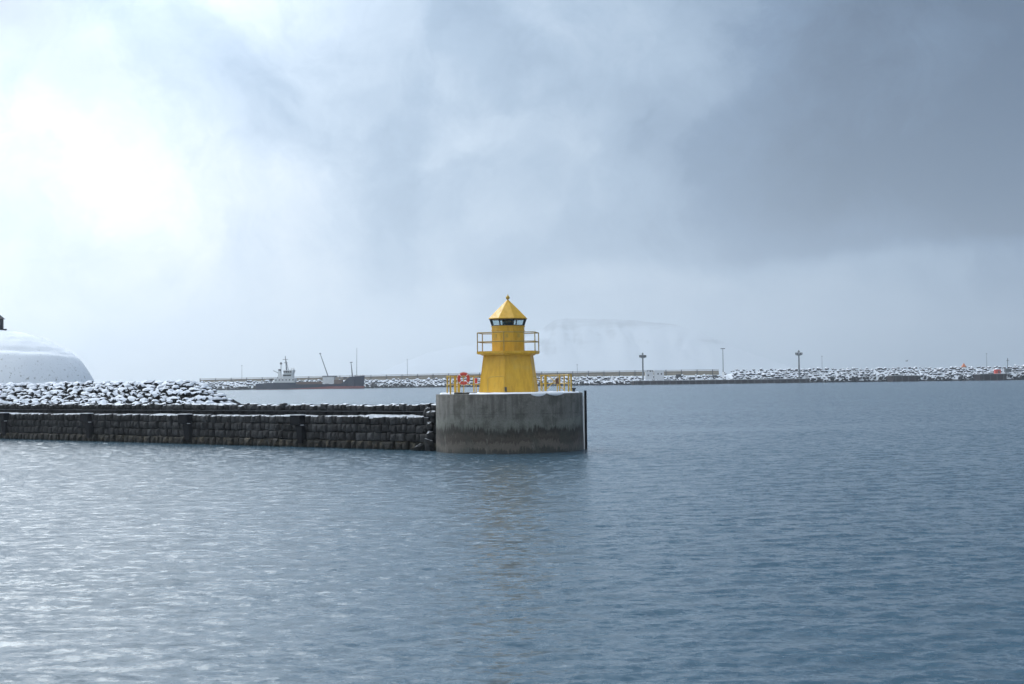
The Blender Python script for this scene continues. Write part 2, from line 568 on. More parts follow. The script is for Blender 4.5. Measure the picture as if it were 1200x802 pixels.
# ------------------------------------------------------------------ water
HEAD = Vector((-0.21, 88.0, 0))       # centre of the pier head
HEAD_R = 4.54
NA, NR, RMAX = 620, 1050, 450.0
ang = np.linspace(R(-27), R(27), NA)
rad = 9.0 * (RMAX / 9.0) ** np.linspace(0, 1, NR)
AA, RR = np.meshgrid(ang, rad)
X, Y = RR * np.sin(AA), RR * np.cos(AA)
step = RR * math.log(RMAX / 9.0) / NR
Z = np.zeros_like(X)
lost = np.zeros_like(X)
for i in range(150):
    lam = 0.28 * (9.5 ** rng.random())
    th = rng.normal(R(105), R(26) if lam > .8 else R(38))
    k = 2 * math.pi / lam
    slope = 0.0118 * (1.0 if lam < 1.0 else .55)
    w = np.clip((lam / step - 2.2) / 2.5, 0, 1)
    ph = k * (X * math.cos(th) + Y * math.sin(th)) + rng.random() * 6.28
    s = np.sin(ph)
    lost += (1 - w * w) * slope * slope / 2
    Z += w * slope / k * (s + 0.18 * np.cos(2 * ph))
fade = np.clip((RMAX - RR) / 250.0, 0, 1) * np.clip((RR - 9.0) / 2.0, 0, 1) * np.clip((R(27) - np.abs(AA)) / R(2), 0, 1)
# local chop varies in patches
patch = 0.8 + 0.25 * np.sin(X * .11 + Y * .043 + 1.0) * np.sin(Y * .07 - X * .03)
# calm eddy drawn out behind the pier head
calm = np.exp(-((X - 19) / 15.0) ** 2 - ((Y - 118 - .12 * (X - 19)) / 6.0) ** 2)
Z *= fade * patch * (1 - .7 * calm)
verts = np.stack([X, Y, Z], -1).reshape(-1, 3)
idx = np.arange(NA * NR).reshape(NR, NA)
quads = np.stack([idx[:-1, :-1], idx[:-1, 1:], idx[1:, 1:], idx[1:, :-1]], -1).reshape(-1, 4)[:, ::-1]
ev, ef = [], []
def sheet(p):
    o = len(verts) + len(ev)
    ev.extend(p)
    ef.append(tuple(range(o, o + len(p))))
def pol(r, a):
    return (r * math.sin(a), r * math.cos(a), 0.0)
far_r = 16500.0
for i in range(NA - 1):               # ring beyond the waves
    if i % 20 == 0:
        j = min(i + 20, NA - 1)
        sheet([pol(RMAX, ang[q]) for q in range(j, i - 1, -1)] + [pol(far_r, ang[i]), pol(far_r, ang[j])])
sheet([(0, 0, 0)] + [pol(9.0, a) for a in ang[::-1]])
rest = np.linspace(R(27), R(333), 40)
for i in range(39):
    sheet([(0, 0, 0), pol(far_r * (.25 if 6 < i < 33 else 1), rest[i + 1]), pol(far_r * (.25 if 6 <= i < 33 else 1), rest[i])][::1])
me = bpy.data.meshes.new('water')
allv = np.concatenate([verts, np.array(ev)], 0)
nq = len(quads)
loops = np.concatenate([quads.reshape(-1), np.array([i for f in ef for i in f])])
sizes = np.concatenate([np.full(nq, 4), np.array([len(f) for f in ef])])
starts = np.concatenate([[0], np.cumsum(sizes)[:-1]])
me.vertices.add(len(allv))
me.vertices.foreach_set('co', allv.astype(np.float32).ravel())
me.loops.add(len(loops))
me.loops.foreach_set('vertex_index', loops.astype(np.int32))
me.polygons.add(len(sizes))
me.polygons.foreach_set('loop_start', starts.astype(np.int32))
me.polygons.foreach_set('loop_total', sizes.astype(np.int32))
me.polygons.foreach_set('use_smooth', np.ones(len(sizes), bool))
me.update(calc_edges=True)
chop_all = np.full(len(allv), math.sqrt(float(lost.max()) + .04 ** 2), np.float32)
chop_all[:len(verts)] = (np.sqrt(lost + .04 ** 2) * (1 - .75 * calm)).ravel()
at = me.attributes.new('fine_chop', 'FLOAT', 'POINT')
at.data.foreach_set('value', chop_all)
me.materials.append(M['water'])
water = link(me, 'water')
tag(water, 'rippled blue grey harbour water', kind='structure')

# ------------------------------------------------------------------ mountain far behind
PX = 1667.0
prof = [(380, 0), (440, 10), (470, 22), (500, 34), (540, 41), (580, 46), (615, 50), (635, 60), (650, 70), (665, 72.5), (700, 70.5), (740, 69.5),
        (790, 63), (820, 53), (850, 40), (890, 24), (930, 10), (970, 0), (1080, 0)]
pxs, phs = np.array([p[0] for p in prof], float), np.array([p[1] for p in prof], float)
MD = 14000.0
MK = MD / 9000.0
nx, ny = 260, 60
vs = []
for j in range(ny):
    yy = 7900 + j * 34.0      # laid out at 9 km, then brought in by MK
    v = j / (ny - 1)
    for i in range(nx):
        px = 370 + i * (720 / (nx - 1))
        x = (px - 600) / PX * 9000
        H = float(np.interp(px, pxs, phs)) / PX * 9000
        q = yy + 260 * mnoise.noise(Vector((x * .0006, 3.3, 0)))
        u = min(max((q - 7950) / 1000.0, 0), 1)
        s = u * u * (3 - 2 * u) * .45 + u * .55 if u < 1 else 1.0
        gul = mnoise.ridged_multi_fractal(Vector((x * .0055, yy * .0016, 0)), 1.0, 2.1, 4, 1.0, 2.0)
        rough_ = mnoise.fractal(Vector((x * .006, yy * .006, 5)), 1.0, 2.0, 4)
        h = H * s * (1 - .20 * (1 - u) * u * 4 * (gul - .6)) + rough_ * 7 * min(H / 150, 1) * u
        if v > .7:
            h *= 1 - .15 * (v - .7) / .3
        vs.append((x * MK, yy * MK, max(h * MK, 0) - 1.5))
fs = [(j * nx + i, j * nx + i + 1, (j + 1) * nx + i + 1, (j + 1) * nx + i) for j in range(ny - 1) for i in range(nx - 1)]
o = MB().add(vs, fs).build('mountain', M['mountain'], fix=False)
for p in o.data.polygons:
    p.use_smooth = True
tag(o, 'snow covered mountain fading into the haze behind the lighthouse', kind='structure')

# ------------------------------------------------------------------ rocks
def rock_mesh(name, seed, mat, sub=1, rough=.28):
    bm = bmesh.new()
    bmesh.ops.create_icosphere(bm, subdivisions=sub, radius=.5)
    r = random.Random(seed)
    for v in bm.verts:
        v.co *= 1 + r.uniform(-rough, rough)
    # a few planar cuts make it angular
    for _ in range(5):
        d = Vector((r.gauss(0, 1), r.gauss(0, 1), r.gauss(0, 1))).normalized()
        lim = r.uniform(.27, .40)
        for v in bm.verts:
            e = v.co.dot(d)
            if e > lim:
                v.co -= d * (e - lim)
    me = bpy.data.meshes.new(name)
    bm.to_mesh(me)
    bm.free()
    me.materials.append(mat)
    return me


def rocks_joined(name, mat, places, seeds=8, sub=1):
    """many rocks in one mesh: places = (x, y, z, sx, sy, sz, rx, rz)"""
    protos = []
    for s in range(seeds):
        pm = rock_mesh('rock_proto', 300 + s, mat, sub)
        pv = np.array([v.co[:] for v in pm.vertices])
        pf = np.array([p.vertices[:] for p in pm.polygons])
        protos.append((pv, pf))
        bpy.data.meshes.remove(pm)
    V, F, o = [], [], 0
    for i, (x, y, z_, sx, sy, sz_, rx, rz) in enumerate(places):
        pv, pf = protos[i % seeds]
        mt = np.array((Matrix.Rotation(rz, 3, 'Z') @ Matrix.Rotation(rx, 3, 'X') @ Matrix.Diagonal((sx, sy, sz_))))
        V.append(pv @ mt.T + np.array((x, y, z_)))
        F.append(pf + o)
        o += len(pv)
    V, F = np.concatenate(V), np.concatenate(F)
    me = bpy.data.meshes.new(name)
    me.vertices.add(len(V))
    me.vertices.foreach_set('co', V.astype(np.float32).ravel())
    me.loops.add(F.size)
    me.loops.foreach_set('vertex_index', F.astype(np.int32).ravel())
    me.polygons.add(len(F))
    me.polygons.foreach_set('loop_start', np.arange(0, F.size, 3, dtype=np.int32))
    me.polygons.foreach_set('loop_total', np.full(len(F), 3, np.int32))
    me.update(calc_edges=True)
    me.materials.append(mat)
    return me


# ------------------------------------------------------------------ far breakwater (about 1 km away)
BD = 1040.0
def fx(px, dist=BD):
    return (px - 600) / PX * dist
def hz(px):
    return 446 + (600 - px) * 0.01257
def fz(px, py, dist=BD):
    return EYE + (hz(px) - py) / PX * dist

bw = empty('breakwater', (0, BD, 0), 'long far breakwater of snow covered rock across the whole background', 'breakwater')
x0, x1 = fx(120), fx(1330)
poly = [(-14, -2.5), (-12, 1.0), (-4, 5.8), (-2, 6.6), (3, 6.6), (10, -2.5)]
mb = MB()
segs = 60
for i in range(segs + 1):
    x = x0 + (x1 - x0) * i / segs
    k = 1.28 if x > fx(850) else .88
    mb.v += [(x, yy, zz_ if zz_ < 2 else zz_ * k) for yy, zz_ in poly]
n = len(poly)
for i in range(segs):
    for j in range(n - 1):
        mb.f.append((i * n + j, (i + 1) * n + j, (i + 1) * n + j + 1, i * n + j + 1))
mb.build('core', M['far_core'], bw)
pl, wet = [], []
rr = random.Random(5)
for i in range(int((x1 - x0) / 1.9)):
    x = x0 + 1.9 * i
    right = x > fx(850) + rr.uniform(-6, 6)
    k = 1.28 if right else .88
    for row in range(7 if right else 6):
        f = row / 5.0
        yy = -13.5 + 9.8 * f + rr.uniform(-.6, .6)
        zz_ = (.6 + 5.6 * f) * k + rr.uniform(-.5, .6) + (.7 * mnoise.noise(Vector((x * .05, row, 2))) if right else 0)
        s = rr.choice((rr.uniform(1.1, 1.9), rr.uniform(1.7, 2.7), rr.uniform(2.4, 3.7)))
        e = (x + rr.uniform(-1, 1), yy, zz_, s * rr.uniform(.9, 1.5), s, s * rr.uniform(.6, .95), rr.uniform(0, 6.28), rr.uniform(0, 6.28))
        (wet if row == 0 or (row == 1 and rr.random() < .7) else pl).append(e)
    wet.append((x + rr.uniform(-1, 1), -14.2, .2, 2.6, 2.2, 1.9, rr.uniform(0, 6), rr.uniform(0, 6)))
tag(link(rocks_joined('armour_rocks', M['far_rock'], pl), 'armour_rocks', bw), 'snow capped armour rocks', kind='stuff')
tag(link(rocks_joined('wet_rocks', M['far_wet'], wet), 'wet_rocks', bw), 'black wet rocks along the waterline', kind='stuff')

# parapet with two rails and posts along the left and middle of the breakwater crest
fe = empty('parapet_fence', (0, BD, 0), 'tan railed parapet with posts along the crest of the far breakwater', 'fence')
def crest(px):
    return float(np.interp(px, [234, 600, 842], [-1.9, 0.0, 0.15]))
def fence_strip(name, mat, zc, th, y, dy):
    mb = MB()
    ks = (234, 420, 600, 842)
    for px in ks:
        for yy, zz_ in ((y - dy, -th / 2), (y + dy, -th / 2), (y + dy, th / 2), (y - dy, th / 2)):
            mb.v.append((fx(px), yy, zc + zz_ + crest(px)))
    for i in range(len(ks) - 1):
        for q in range(4):
            a, b = i * 4 + q, i * 4 + (q + 1) % 4
            mb.f.append((a, b, b + 4, a + 4))
    n_ = 4 * (len(ks) - 1)
    mb.f += [(3, 2, 1, 0), (n_, n_ + 1, n_ + 2, n_ + 3)]
    mb.build(name, mat, fe)
fence_strip('parapet_wall', M['parapet'], 7.75, 2.9, .6, .4)
for zr in (7.3, 8.5, 9.35, 10.15):
    fence_strip('rail', M['rail_brown'], zr, .26, .12, .06)
pm = MB().box(0, 0, 0, .5, .5, 4.4).mesh('post', M['dark_steel'])
k = 234.0
while k < 842:
    p = link(pm, 'post', fe)
    p.location = (fx(k), 0.0, 8.3 + crest(k))
    k += 18.2

# ------------------------------------------------------------------ quays at the foot of the breakwater
def quay(px0, px1, top_py, label, d=1012.0, deep=16):
    a, b = fx(px0, d), fx(px1, d)
    zt = fz((px0 + px1) / 2, top_py, d)
    q = empty('quay', ((a + b) / 2, d, 0), label, 'quay', 'dark quays at the foot of the breakwater')
    w = b - a
    MB().box(0, deep / 2, (zt - 3) / 2 , w, deep, zt + 3 - 1.0).build('deck', M['quay'], q)
    MB().box(0, deep / 2 - .15, zt - .35, w + .5, deep + .3, .5).build('cap_beam', M['dark_steel'], q)
    MB().box(0, deep / 2 + .6, zt + .02, w - .6, deep - .6, .2).build('snow', M['snow'], q)
    np_ = max(int(w / 4.5), 3)
    pm = MB().tube([(0, 0, -2), (0, 0, zt - .6)], .35, 8).mesh('pile', M['dark_steel'])
    for i in range(np_):
        p = link(pm, 'pile', q)
        p.location = (-w / 2 + (i + .5) * w / np_, -.4, 0)
    return zt
zq = quay(742, 948, 445.2, 'long low dark quay carrying the two tall light masts')
quay(1045, 1075, 440.2, 'short dark quay standing alone left of the red hut')
quay(1148, 1179, 438.2, 'short dark quay below the red hut', 1014)

# ------------------------------------------------------------------ light masts
def light_mast(px, top_py, base_py, label, wide=.5, d=1018.0):
    zb = fz(px, base_py, d)
    ht = fz(px, top_py, d) - zb
    o = empty('light_mast', (fx(px, d), d, zb), label, 'light mast', 'tall light masts on the far quay')
    MB().tube([(0, 0, -.5), (0, 0, ht - 3.4)], wide * 1.25, 10, r1=wide).build('pole', M['steel'], o)
    MB().ngon([(wide * 1.2, ht - 4.0), (2.5, ht - 3.5), (2.5, ht - 3.1)], 12).build('platform', M['steel'], o)
    for a in range(6):
        an = a * math.pi / 3 + .3
        MB().box(2.2 * math.sin(an), -2.2 * math.cos(an), ht - 2.4, .9, .7, 1.3, an).build('floodlight', M['dark_steel'], o)
    MB().tube([(0, 0, ht - 3.4), (0, 0, ht)], .35, 8).build('top_spike', M['steel'], o)
    MB().box(0, 0, ht - 1.0, 1.6, .5, .5).build('beacon', M['dark_steel'], o)
light_mast(753, 413.5, 445, 'tall light mast directly left of the white sheds')
light_mast(936, 410.5, 445, 'tall light mast at the right end of the long quay')
d = 1022.0
zb = fz(847, 443, d)
ht = fz(847, 408.5, d) - zb
o = empty('lamp_post', (fx(847, d), d, zb), 'thin lamp post with a flat head between the two light masts', 'lamp post')
MB().tube([(0, 0, -.5), (0, 0, ht - .4)], .34, 8, r1=.2).build('pole', M['steel'], o)
MB().box(0, 0, ht - .2, 3.2, .7, .5).build('lamp_head', M['dark_steel'], o)
MB().box(0, -.6, 1.9, 1.2, 1.0, 4.8).build('cabinet', M['white'], o)

def thin_pole(px, top, base, label, w=.16, dd=1036):
    zb = fz(px, base, dd)
    ht = fz(px, top, dd) - zb
    o = empty('mast_pole', (fx(px, dd), dd, zb), label, 'pole', 'thin poles along the breakwater')
    MB().tube([(0, 0, -1), (0, 0, ht)], w, 6, r1=w * .5).build('pole', M['steel'], o)
    MB().box(0, 0, ht - .5, 1.2, .2, .2).build('crossbar', M['steel'], o)
thin_pole(283, 428, 445, 'thin pole on the breakwater left of the ship')
thin_pole(477, 421, 440, 'thin pole on the breakwater right of the ship, left of the lighthouse')
thin_pole(676, 427, 437, 'thin pole on the breakwater just right of the lighthouse')
thin_pole(963, 417, 434, 'thin pole on the breakwater right of the second light mast')
thin_pole(1156, 414, 431, 'thin pole on the breakwater left of the red hut')

# white sheds on the quay
def shed(px0, px1, top, base, label, win, d=1024):
    a, b = fx(px0, d), fx(px1, d)
    zb = fz(px0, base, d)
    h_ = fz(px0, top, d) - zb
    o = empty('shed', ((a + b) / 2, d, zb), label, 'shed', 'white sheds on the long quay')
    w = b - a
    MB().box(0, 2.2, h_ / 2, w, 4.4, h_).build('wall', M['shed_white'], o)
    MB().box(0, 2.2, h_ + .15, w + .5, 4.9, .3).build('roof', M['snow'], o)
    for (u, v_) in win:
        f = MB().box(u * w, -.05, v_ * h_, 1.05, .12, 1.2).build('window', M['steel'], o)
        MB().box(u * w, -.12, v_ * h_, .75, .06, .9).build('pane', M['dark_glass'], f)
    return o, w, h_
shed(756, 765, 437, 445.2, 'lower white shed beside the left light mast', [(-.15, .62)])
shed(766.5, 777.5, 434.3, 445.2, 'taller white shed with two small windows', [(-.12, .62), (.24, .62)])
# a flat dark gantry on the lower shed
d = 1024
o = empty('roof_gantry', (fx(761.5, d), d + 1.5, fz(761, 437, d)), 'dark metal gantry on the roof of the lower white shed', 'gantry')
MB().box(0, 0, 1.6, 4.6, .6, .5).build('beam', M['dark_steel'], o)
for sx in (-1.8, 0, 1.8):
    MB().box(sx, 0, .75, .3, .3, 1.4).build('leg', M['dark_steel'], o)

# parked vehicles on the quay
def van(px, base, L, hgt, label, d=1016):
    zb = fz(px, base, d)
    o = empty('parked_van', (fx(px, d), d, zb), label, 'van', 'vehicles on the long quay')
    body = [(-L / 2, .35), (L / 2, .35), (L / 2, hgt * .55), (L * .30, hgt * .62), (L * .2, hgt), (-L * .48, hgt)]
    b = MB().prism(body, -.9, .9).build('body', M['dark_steel'], o)
    MB().prism([(L * .2, hgt * .64), (L * .27, hgt * .64), (L * .19, hgt * .92), (-.1, hgt * .92), (-.1, hgt * .64)], -.93, -.9).build('window', M['dark_glass'], o)
    for sx in (-.3, .3):
        w = MB()
        for sy in (-.85, .85):
            pts = [(sx * L + .36 * math.cos(q * .524), sy, .36 + .36 * math.sin(q * .524)) for q in range(12)]
            ww = MB().prism([(p[0], p[2]) for p in pts], sy - .12, sy + .12).build('wheel', M['black_tar'], o)
van(795.5, 442.6, 5.0, 2.2, 'dark van parked on the snowy quay right of the white sheds')
van(810.5, 445.4, 4.2, 1.9, 'dark low van at the front edge of the quay')
van(838.0, 443.2, 4.6, 2.0, 'dark van parked just left of the thin lamp post')

# red hut, orange topped hut and mast station at the far right
d = 1016
o = empty('red_hut', (fx(1170.5, d), d + 4, fz(1170.5, 438, d)), 'small red hut on the short quay at the right edge', 'hut')
MB().box(0, 0, 1.5, 4.0, 3.0, 3.0).build('wall', M['red'], o)
MB().prism([(-2.3, 3.0), (2.3, 3.0), (0, 4.1)], -1.7, 1.7).build('roof', M['snow'], o)
MB().box(.6, -1.54, 1.1, .9, .1, 2.0).build('door', M['dark_steel'], o)
d = 1040
o = empty('orange_marker', (fx(1127.5, d), d - 3, fz(1127.5, 431.5, d)), 'orange triangular beacon standing on the snowy breakwater crest', 'beacon')
MB().ngon([(2.1, .8), (.12, 3.6)], 4, R(45)).build('cone', M['orange'], o)
MB().ngon([(1.3, -.6), (1.3, .8)], 4, R(45)).build('base', M['white'], o)
d = 1030
o = empty('mast_station', (fx(1180.5, d), d, fz(1180.5, 436, d)), 'grey cabin with an antenna mast right of the red hut', 'cabin')
MB().box(0, 0, 1.2, 4.4, 3, 2.6).build('wall', M['steel'], o)
MB().tube([(0, 0, 2.4), (0, 0, fz(1180, 420, d) - fz(1180, 436, d))], .22, 6).build('mast', M['dark_steel'], o)
MB().box(0, 0, 8.2, 1.8, .3, .3).build('crossbar', M['dark_steel'], o)

# ------------------------------------------------------------------ ship moored in front of the breakwater
SD = 1000.0
def sx_(px):
    return (px - 371) / PX * SD
def sz_(py):
    return EYE + (448.9 - py) / PX * SD
ship = empty('cargo_ship', (fx(371, SD), SD, 0), 'dark hulled ship with white superstructure aft and red waterline', 'ship')
hull_rows = []
stations = [(300, .35), (313, .8), (330, 1), (360, 1), (390, 1), (405, .95), (415, .75), (422, .42), (427, .04)]
def deck_z(px):
    return float(np.interp(px, [300, 314, 345, 349, 398, 402, 410, 427], [sz_(449.2), sz_(448.2), sz_(448.2), sz_(450.4), sz_(450.4), sz_(449.5), sz_(442.3), sz_(441.2)]))
full = np.unique(np.concatenate([[s[0] for s in stations], np.arange(300, 428, 3)])).astype(float)
def beam(px):
    return 6.0 * float(np.interp(px, [s[0] for s in stations], [s[1] for s in stations]))
def hull_band(name, mat, zlo, zhi, push=0.0):
    mb = MB()
    n = len(full)
    for px in full:
        b_ = beam(px)
        for sgn in (-1, 1):
            lo, hi = zlo(px), zhi(px)
            bl = b_ * (.86 if px > 405 else .96) + push
            rake = -1.2 if px > 424 else 0.0
            mb.v += [(sx_(px) + rake * (1 - min(max(lo / 5, 0), 1)), sgn * bl, lo), (sx_(px), sgn * (b_ + push), hi)]
    for i in range(n - 1):
        a, b_ = i * 4, (i + 1) * 4
        mb.f += [(a, b_, b_ + 1, a + 1), (a + 2, a + 3, b_ + 3, b_ + 2), (a + 1, b_ + 1, b_ + 3, a + 3)]
    mb.f += [(0, 1, 3, 2), ((n - 1) * 4, (n - 1) * 4 + 2, (n - 1) * 4 + 3, (n - 1) * 4 + 1)]
    return mb.build(name, mat, ship)
hull_band('hull', M['hull'], lambda p: max(.15, min(1.7, (p - 330) * .03)), deck_z)
hull_band('boot_stripe', M['boot'], lambda p: -1.0, lambda p: max(.14, min(1.69, (p - 330) * .03 - .01)), .0)
dz = sz_(448.2)
# superstructure aft
s1 = MB().box(sx_(334), 0, dz + 1.5, sx_(346) - sx_(322), 9, 3.0).build('deckhouse', M['ship_white'], ship)
for px in range(324, 346, 4):
    MB().box(sx_(px), -4.55, dz + 1.9, .9, .1, .8).build('window', M['dark_glass'], s1)
s2 = MB().box(sx_(337.5), 0, dz + 4.6, sx_(343.5) - sx_(331.5), 8, 3.2).build('upper_deckhouse', M['ship_white'], ship)
MB().box(sx_(337), -4.05, dz + 5.0, 5.6, .1, .9).build('window', M['dark_glass'], s2)
br = MB().prism([(sx_(333.5), dz + 6.2), (sx_(343.5), dz + 6.2), (sx_(344.5), dz + 8.8), (sx_(333), dz + 8.8)], -5, 5).build('bridge', M['ship_white'], ship)
for px in (334, 336.5, 339, 341.5):
    MB().box(sx_(px), -5.06, dz + 7.6, 1.2, .12, 1.2).build('window', M['dark_glass'], br)
fn = MB().prism([(sx_(325.5), dz + 3), (sx_(329.5), dz + 3), (sx_(328.8), dz + 8.4), (sx_(326.2), dz + 8.4)], -1.3, 1.3).build('funnel', M['ship_white'], ship)
MB().box(sx_(327.5), 0, dz + 8.9, 1.7, 2.7, 1.2).build('funnel_cap', M['dark_steel'], fn)
mst = MB().tube([(sx_(335.5), 0, dz + 8.7), (sx_(334.0), 0, sz_(417))], .45, 8, r1=.2).build('mast', M['steel'], ship)
MB().tube([(sx_(337.6), 0, dz + 8.7), (sx_(334.3), 0, dz + 17)], .2, 6).build('stay', M['steel'], mst)
MB().box(sx_(334), 0, sz_(421), 3.6, .3, .35).build('crosstree', M['steel'], mst)
MB().box(sx_(334.6), 0, sz_(425), 2.6, .3, .35).build('crosstree', M['steel'], mst)
MB().ngon([(.2, dz + 12.6), (.8, dz + 13), (.8, dz + 14), (.2, dz + 14.4)], 10, 0, sx_(329.2), -1).build('radome', M['dark_steel'], ship)
MB().tube([(sx_(329.2), -1, dz + 2.9), (sx_(329.2), -1, dz + 12.7)], .2, 6).build('radome_post', M['steel'], ship)
MB().tube([(sx_(326.5), 1, dz + 6.5), (sx_(319.5), 1, dz + 8.6)], .22, 6).build('davit', M['steel'], ship)
MB().box(sx_(317), 0, dz + 1.9, 2.0, 2.4, 1.4).build('winch', M['dark_steel'], ship)
MB().tube([(sx_(317), 0, dz - .5), (sx_(317), 0, dz + 1.5)], .3, 6).build('winch_post', M['dark_steel'], ship)
for px in (341, 343.5):
    MB().ngon([(.15, dz + 8.8), (.55, dz + 9.2), (.55, dz + 10.0), (.1, dz + 10.4)], 8, 0, sx_(px), 1).build('radome', M['ship_white'], ship)
# deck gear
md = sz_(450.4)
MB().box(sx_(362), 0, md + .9, sx_(377) - sx_(348), 8.4, 1.8).build('hatch_cover', M['deck_brown'], ship)
MB().box(sx_(396), 0, md + 1.5, sx_(402) - sx_(392.5), 6, 3.0).build('deck_gear', M['deck_brown'], ship)
MB().box(sx_(385), 0, md + 2.5, sx_(391.5) - sx_(378.5), 7.5, 4.6).build('deck_cabin', M['ship_white'], ship)
MB().box(sx_(386), 0, md + 5.3, sx_(395) - sx_(378), 3.5, 1.0).build('gangway', M['steel'], ship)
MB().tube([(sx_(384.5), 0, md + 4.5), (sx_(375), 0, sz_(415))], .38, 6, r1=.2).build('crane_boom', M['steel'], ship)
MB().box(sx_(375), 0, sz_(414.6), 1.2, .6, .7).build('boom_head', M['steel'], ship)
MB().tube([(sx_(412.5), 0, sz_(442)), (sx_(411), 0, sz_(425))], .5, 8, r1=.2).build('foremast', M['steel'], ship)
MB().box(sx_(411.2), 0, sz_(425.5), 1.8, .4, .5).build('mast_light', M['dark_steel'], ship)
MB().tube([(sx_(417.5), 0, sz_(442)), (sx_(418), 0, sz_(408.5))], .2, 6, r1=.1).build('whip_antenna', M['steel'], ship)
MB().box(sx_(404), -1, sz_(443.6), 2.2, 2, 1.6).build('windlass', M['dark_steel'], ship)
for px in range(410, 427, 3):
    MB().box(sx_(px), -beam(px) * .85, deck_z(px) + .5, .18, .18, 1.1).build('rail_post', M['steel'], ship)

# ------------------------------------------------------------------ snowy grass mound with a shed on top
MDIST = 190.0
mx0 = (-9 - 600) / PX * MDIST
ZB = 2.6
mound_top = EYE + (453.6 - 386.8) / PX * MDIST
mprof = [(0, 0), (1.5, .04), (3, .22), (4.5, .55), (6, 1.05), (7.5, 1.72), (8.8, 2.42), (9.6, 2.9), (10.2, 3.15), (10.8, 3.6), (11.4, 4.3), (12, 5.15), (12.7, 6.35), (13.3, 7.6), (14.0, 9.3)]
prx = np.array([p[0] for p in mprof])
prz = np.array([p[1] for p in mprof])
nr_, na_ = 64, 128
vs = [(0, 0, mound_top)]
for j in range(1, nr_ + 1):
    r = 14.0 * j / nr_
    for i in range(na_):
        a = 2 * math.pi * i / na_
        zz_ = mound_top - float(np.interp(r, prx, prz))
        # spiral path: a small notch that climbs round the mound
        tz = mound_top - 3.05 - .55 * math.sin(a + .6)
        dzp = (zz_ - tz)
        zz_ -= .16 * math.exp(-(dzp / .30) ** 2) * (1 if r > 4 else 0)
        zz_ += .10 * mnoise.noise(Vector((r * math.cos(a) * .5, r * math.sin(a) * .5, 1))) + .05 * mnoise.noise(Vector((r * math.cos(a) * 1.6, r * math.sin(a) * 1.6, 4)))
        vs.append((r * math.cos(a), r * math.sin(a), zz_))
fs = [(0, 1 + i, 1 + (i + 1) % na_) for i in range(na_)]
for j in range(nr_ - 1):
    b0, b1 = 1 + j * na_, 1 + (j + 1) * na_
    for i in range(na_):
        i2 = (i + 1) % na_
        fs.append((b0 + i, b1 + i, b1 + i2, b0 + i2))
mb = MB().add(vs, fs)
mound = mb.build('mound', M['mound'], smooth=True)
mound.location = (mx0, MDIST, 0)
tag(mound, 'round snow covered mound with a spiral path', kind='structure')
# low ground round the mound
rg = []
for i in range(48):
    a = 2 * math.pi * i / 48
    r = 26 + 2.5 * mnoise.noise(Vector((math.cos(a) * 2, math.sin(a) * 2, 7)))
    rg.append((a, r))
mb = MB()
mb.v = [(0, 0, ZB)] + [(r * math.cos(a) * .8, r * math.sin(a) * .8, ZB - .1) for a, r in rg] + [(r * math.cos(a), r * math.sin(a), -1.5) for a, r in rg]
mb.f = [(0, 1 + i, 1 + (i + 1) % 48) for i in range(48)] + [(1 + i, 49 + i, 49 + (i + 1) % 48, 1 + (i + 1) % 48) for i in range(48)]
g = mb.build('ground', M['snow'])
g.location = (mx0 - 14, MDIST + 8, 0)
tag(g, 'snow covered land under the mound', kind='structure')
# fish drying shed on the summit
sh = empty('drying_shed', (mx0 - .05, MDIST, mound_top - .12), 'small dark wooden shed on top of the snowy mound', 'shed')
MB().box(0, 0, .15, 2.5, 2.2, .3).build('stone_base', M['block'], sh)
MB().box(0, 0, .95, 2.36, 1.9, 1.35).build('wall', M['wood'], sh)
for i in range(9):
    MB().box(-1.05 + i * .2625, -.985, .95, .16, .05, 1.3).build('plank', M['wood'], sh)
for sy in (-.97, .97):
    pass
MB().prism([(-1.36, 1.58), (1.36, 1.58), (.25, 2.5), (-.25, 2.5)], -1.15, 1.15).build('roof', M['wood'], sh)
rk = link(rock_mesh('summit_stone', 77, M['block']), 'summit_stone')
rk.location = (mx0 + 1.95, MDIST - .6, mound_top + .0)
rk.scale = (.65, .5, .28)
tag(rk, 'flat dark stone lying right of the shed on the mound', 'stone')

# ------------------------------------------------------------------ pier wall of basalt blocks
P0 = Vector((-4.78, 88.6, 0))
P1 = Vector((-42.7, 118.7, 0))
T = (P1 - P0).normalized()
NB = Vector((T.y, -T.x, 0))            # away from the camera, behind the wall
if NB.y < 0:
    NB = -NB
WL = 58.0
rz_wall = math.atan2(-T.y, -T.x)       # local +x runs towards the pier head, local -y looks at the camera
pier = empty('pier_wall', P0, 'long dark basalt block pier wall running left from the lighthouse', 'pier wall')
pier.rotation_euler = (0, 0, rz_wall)
# local x = -s (s metres from the head), local y: 0 = face of the lower wall, + is behind
MB().box(-WL / 2 + .6, 2.6, .55, WL + 1.2, 4.7, 3.0).build('core', M['core'], pier)
MB().box(-WL / 2 + .6, 2.85, 2.40, WL + 1.2, 4.0, .66).build('upper_core', M['core'], pier)

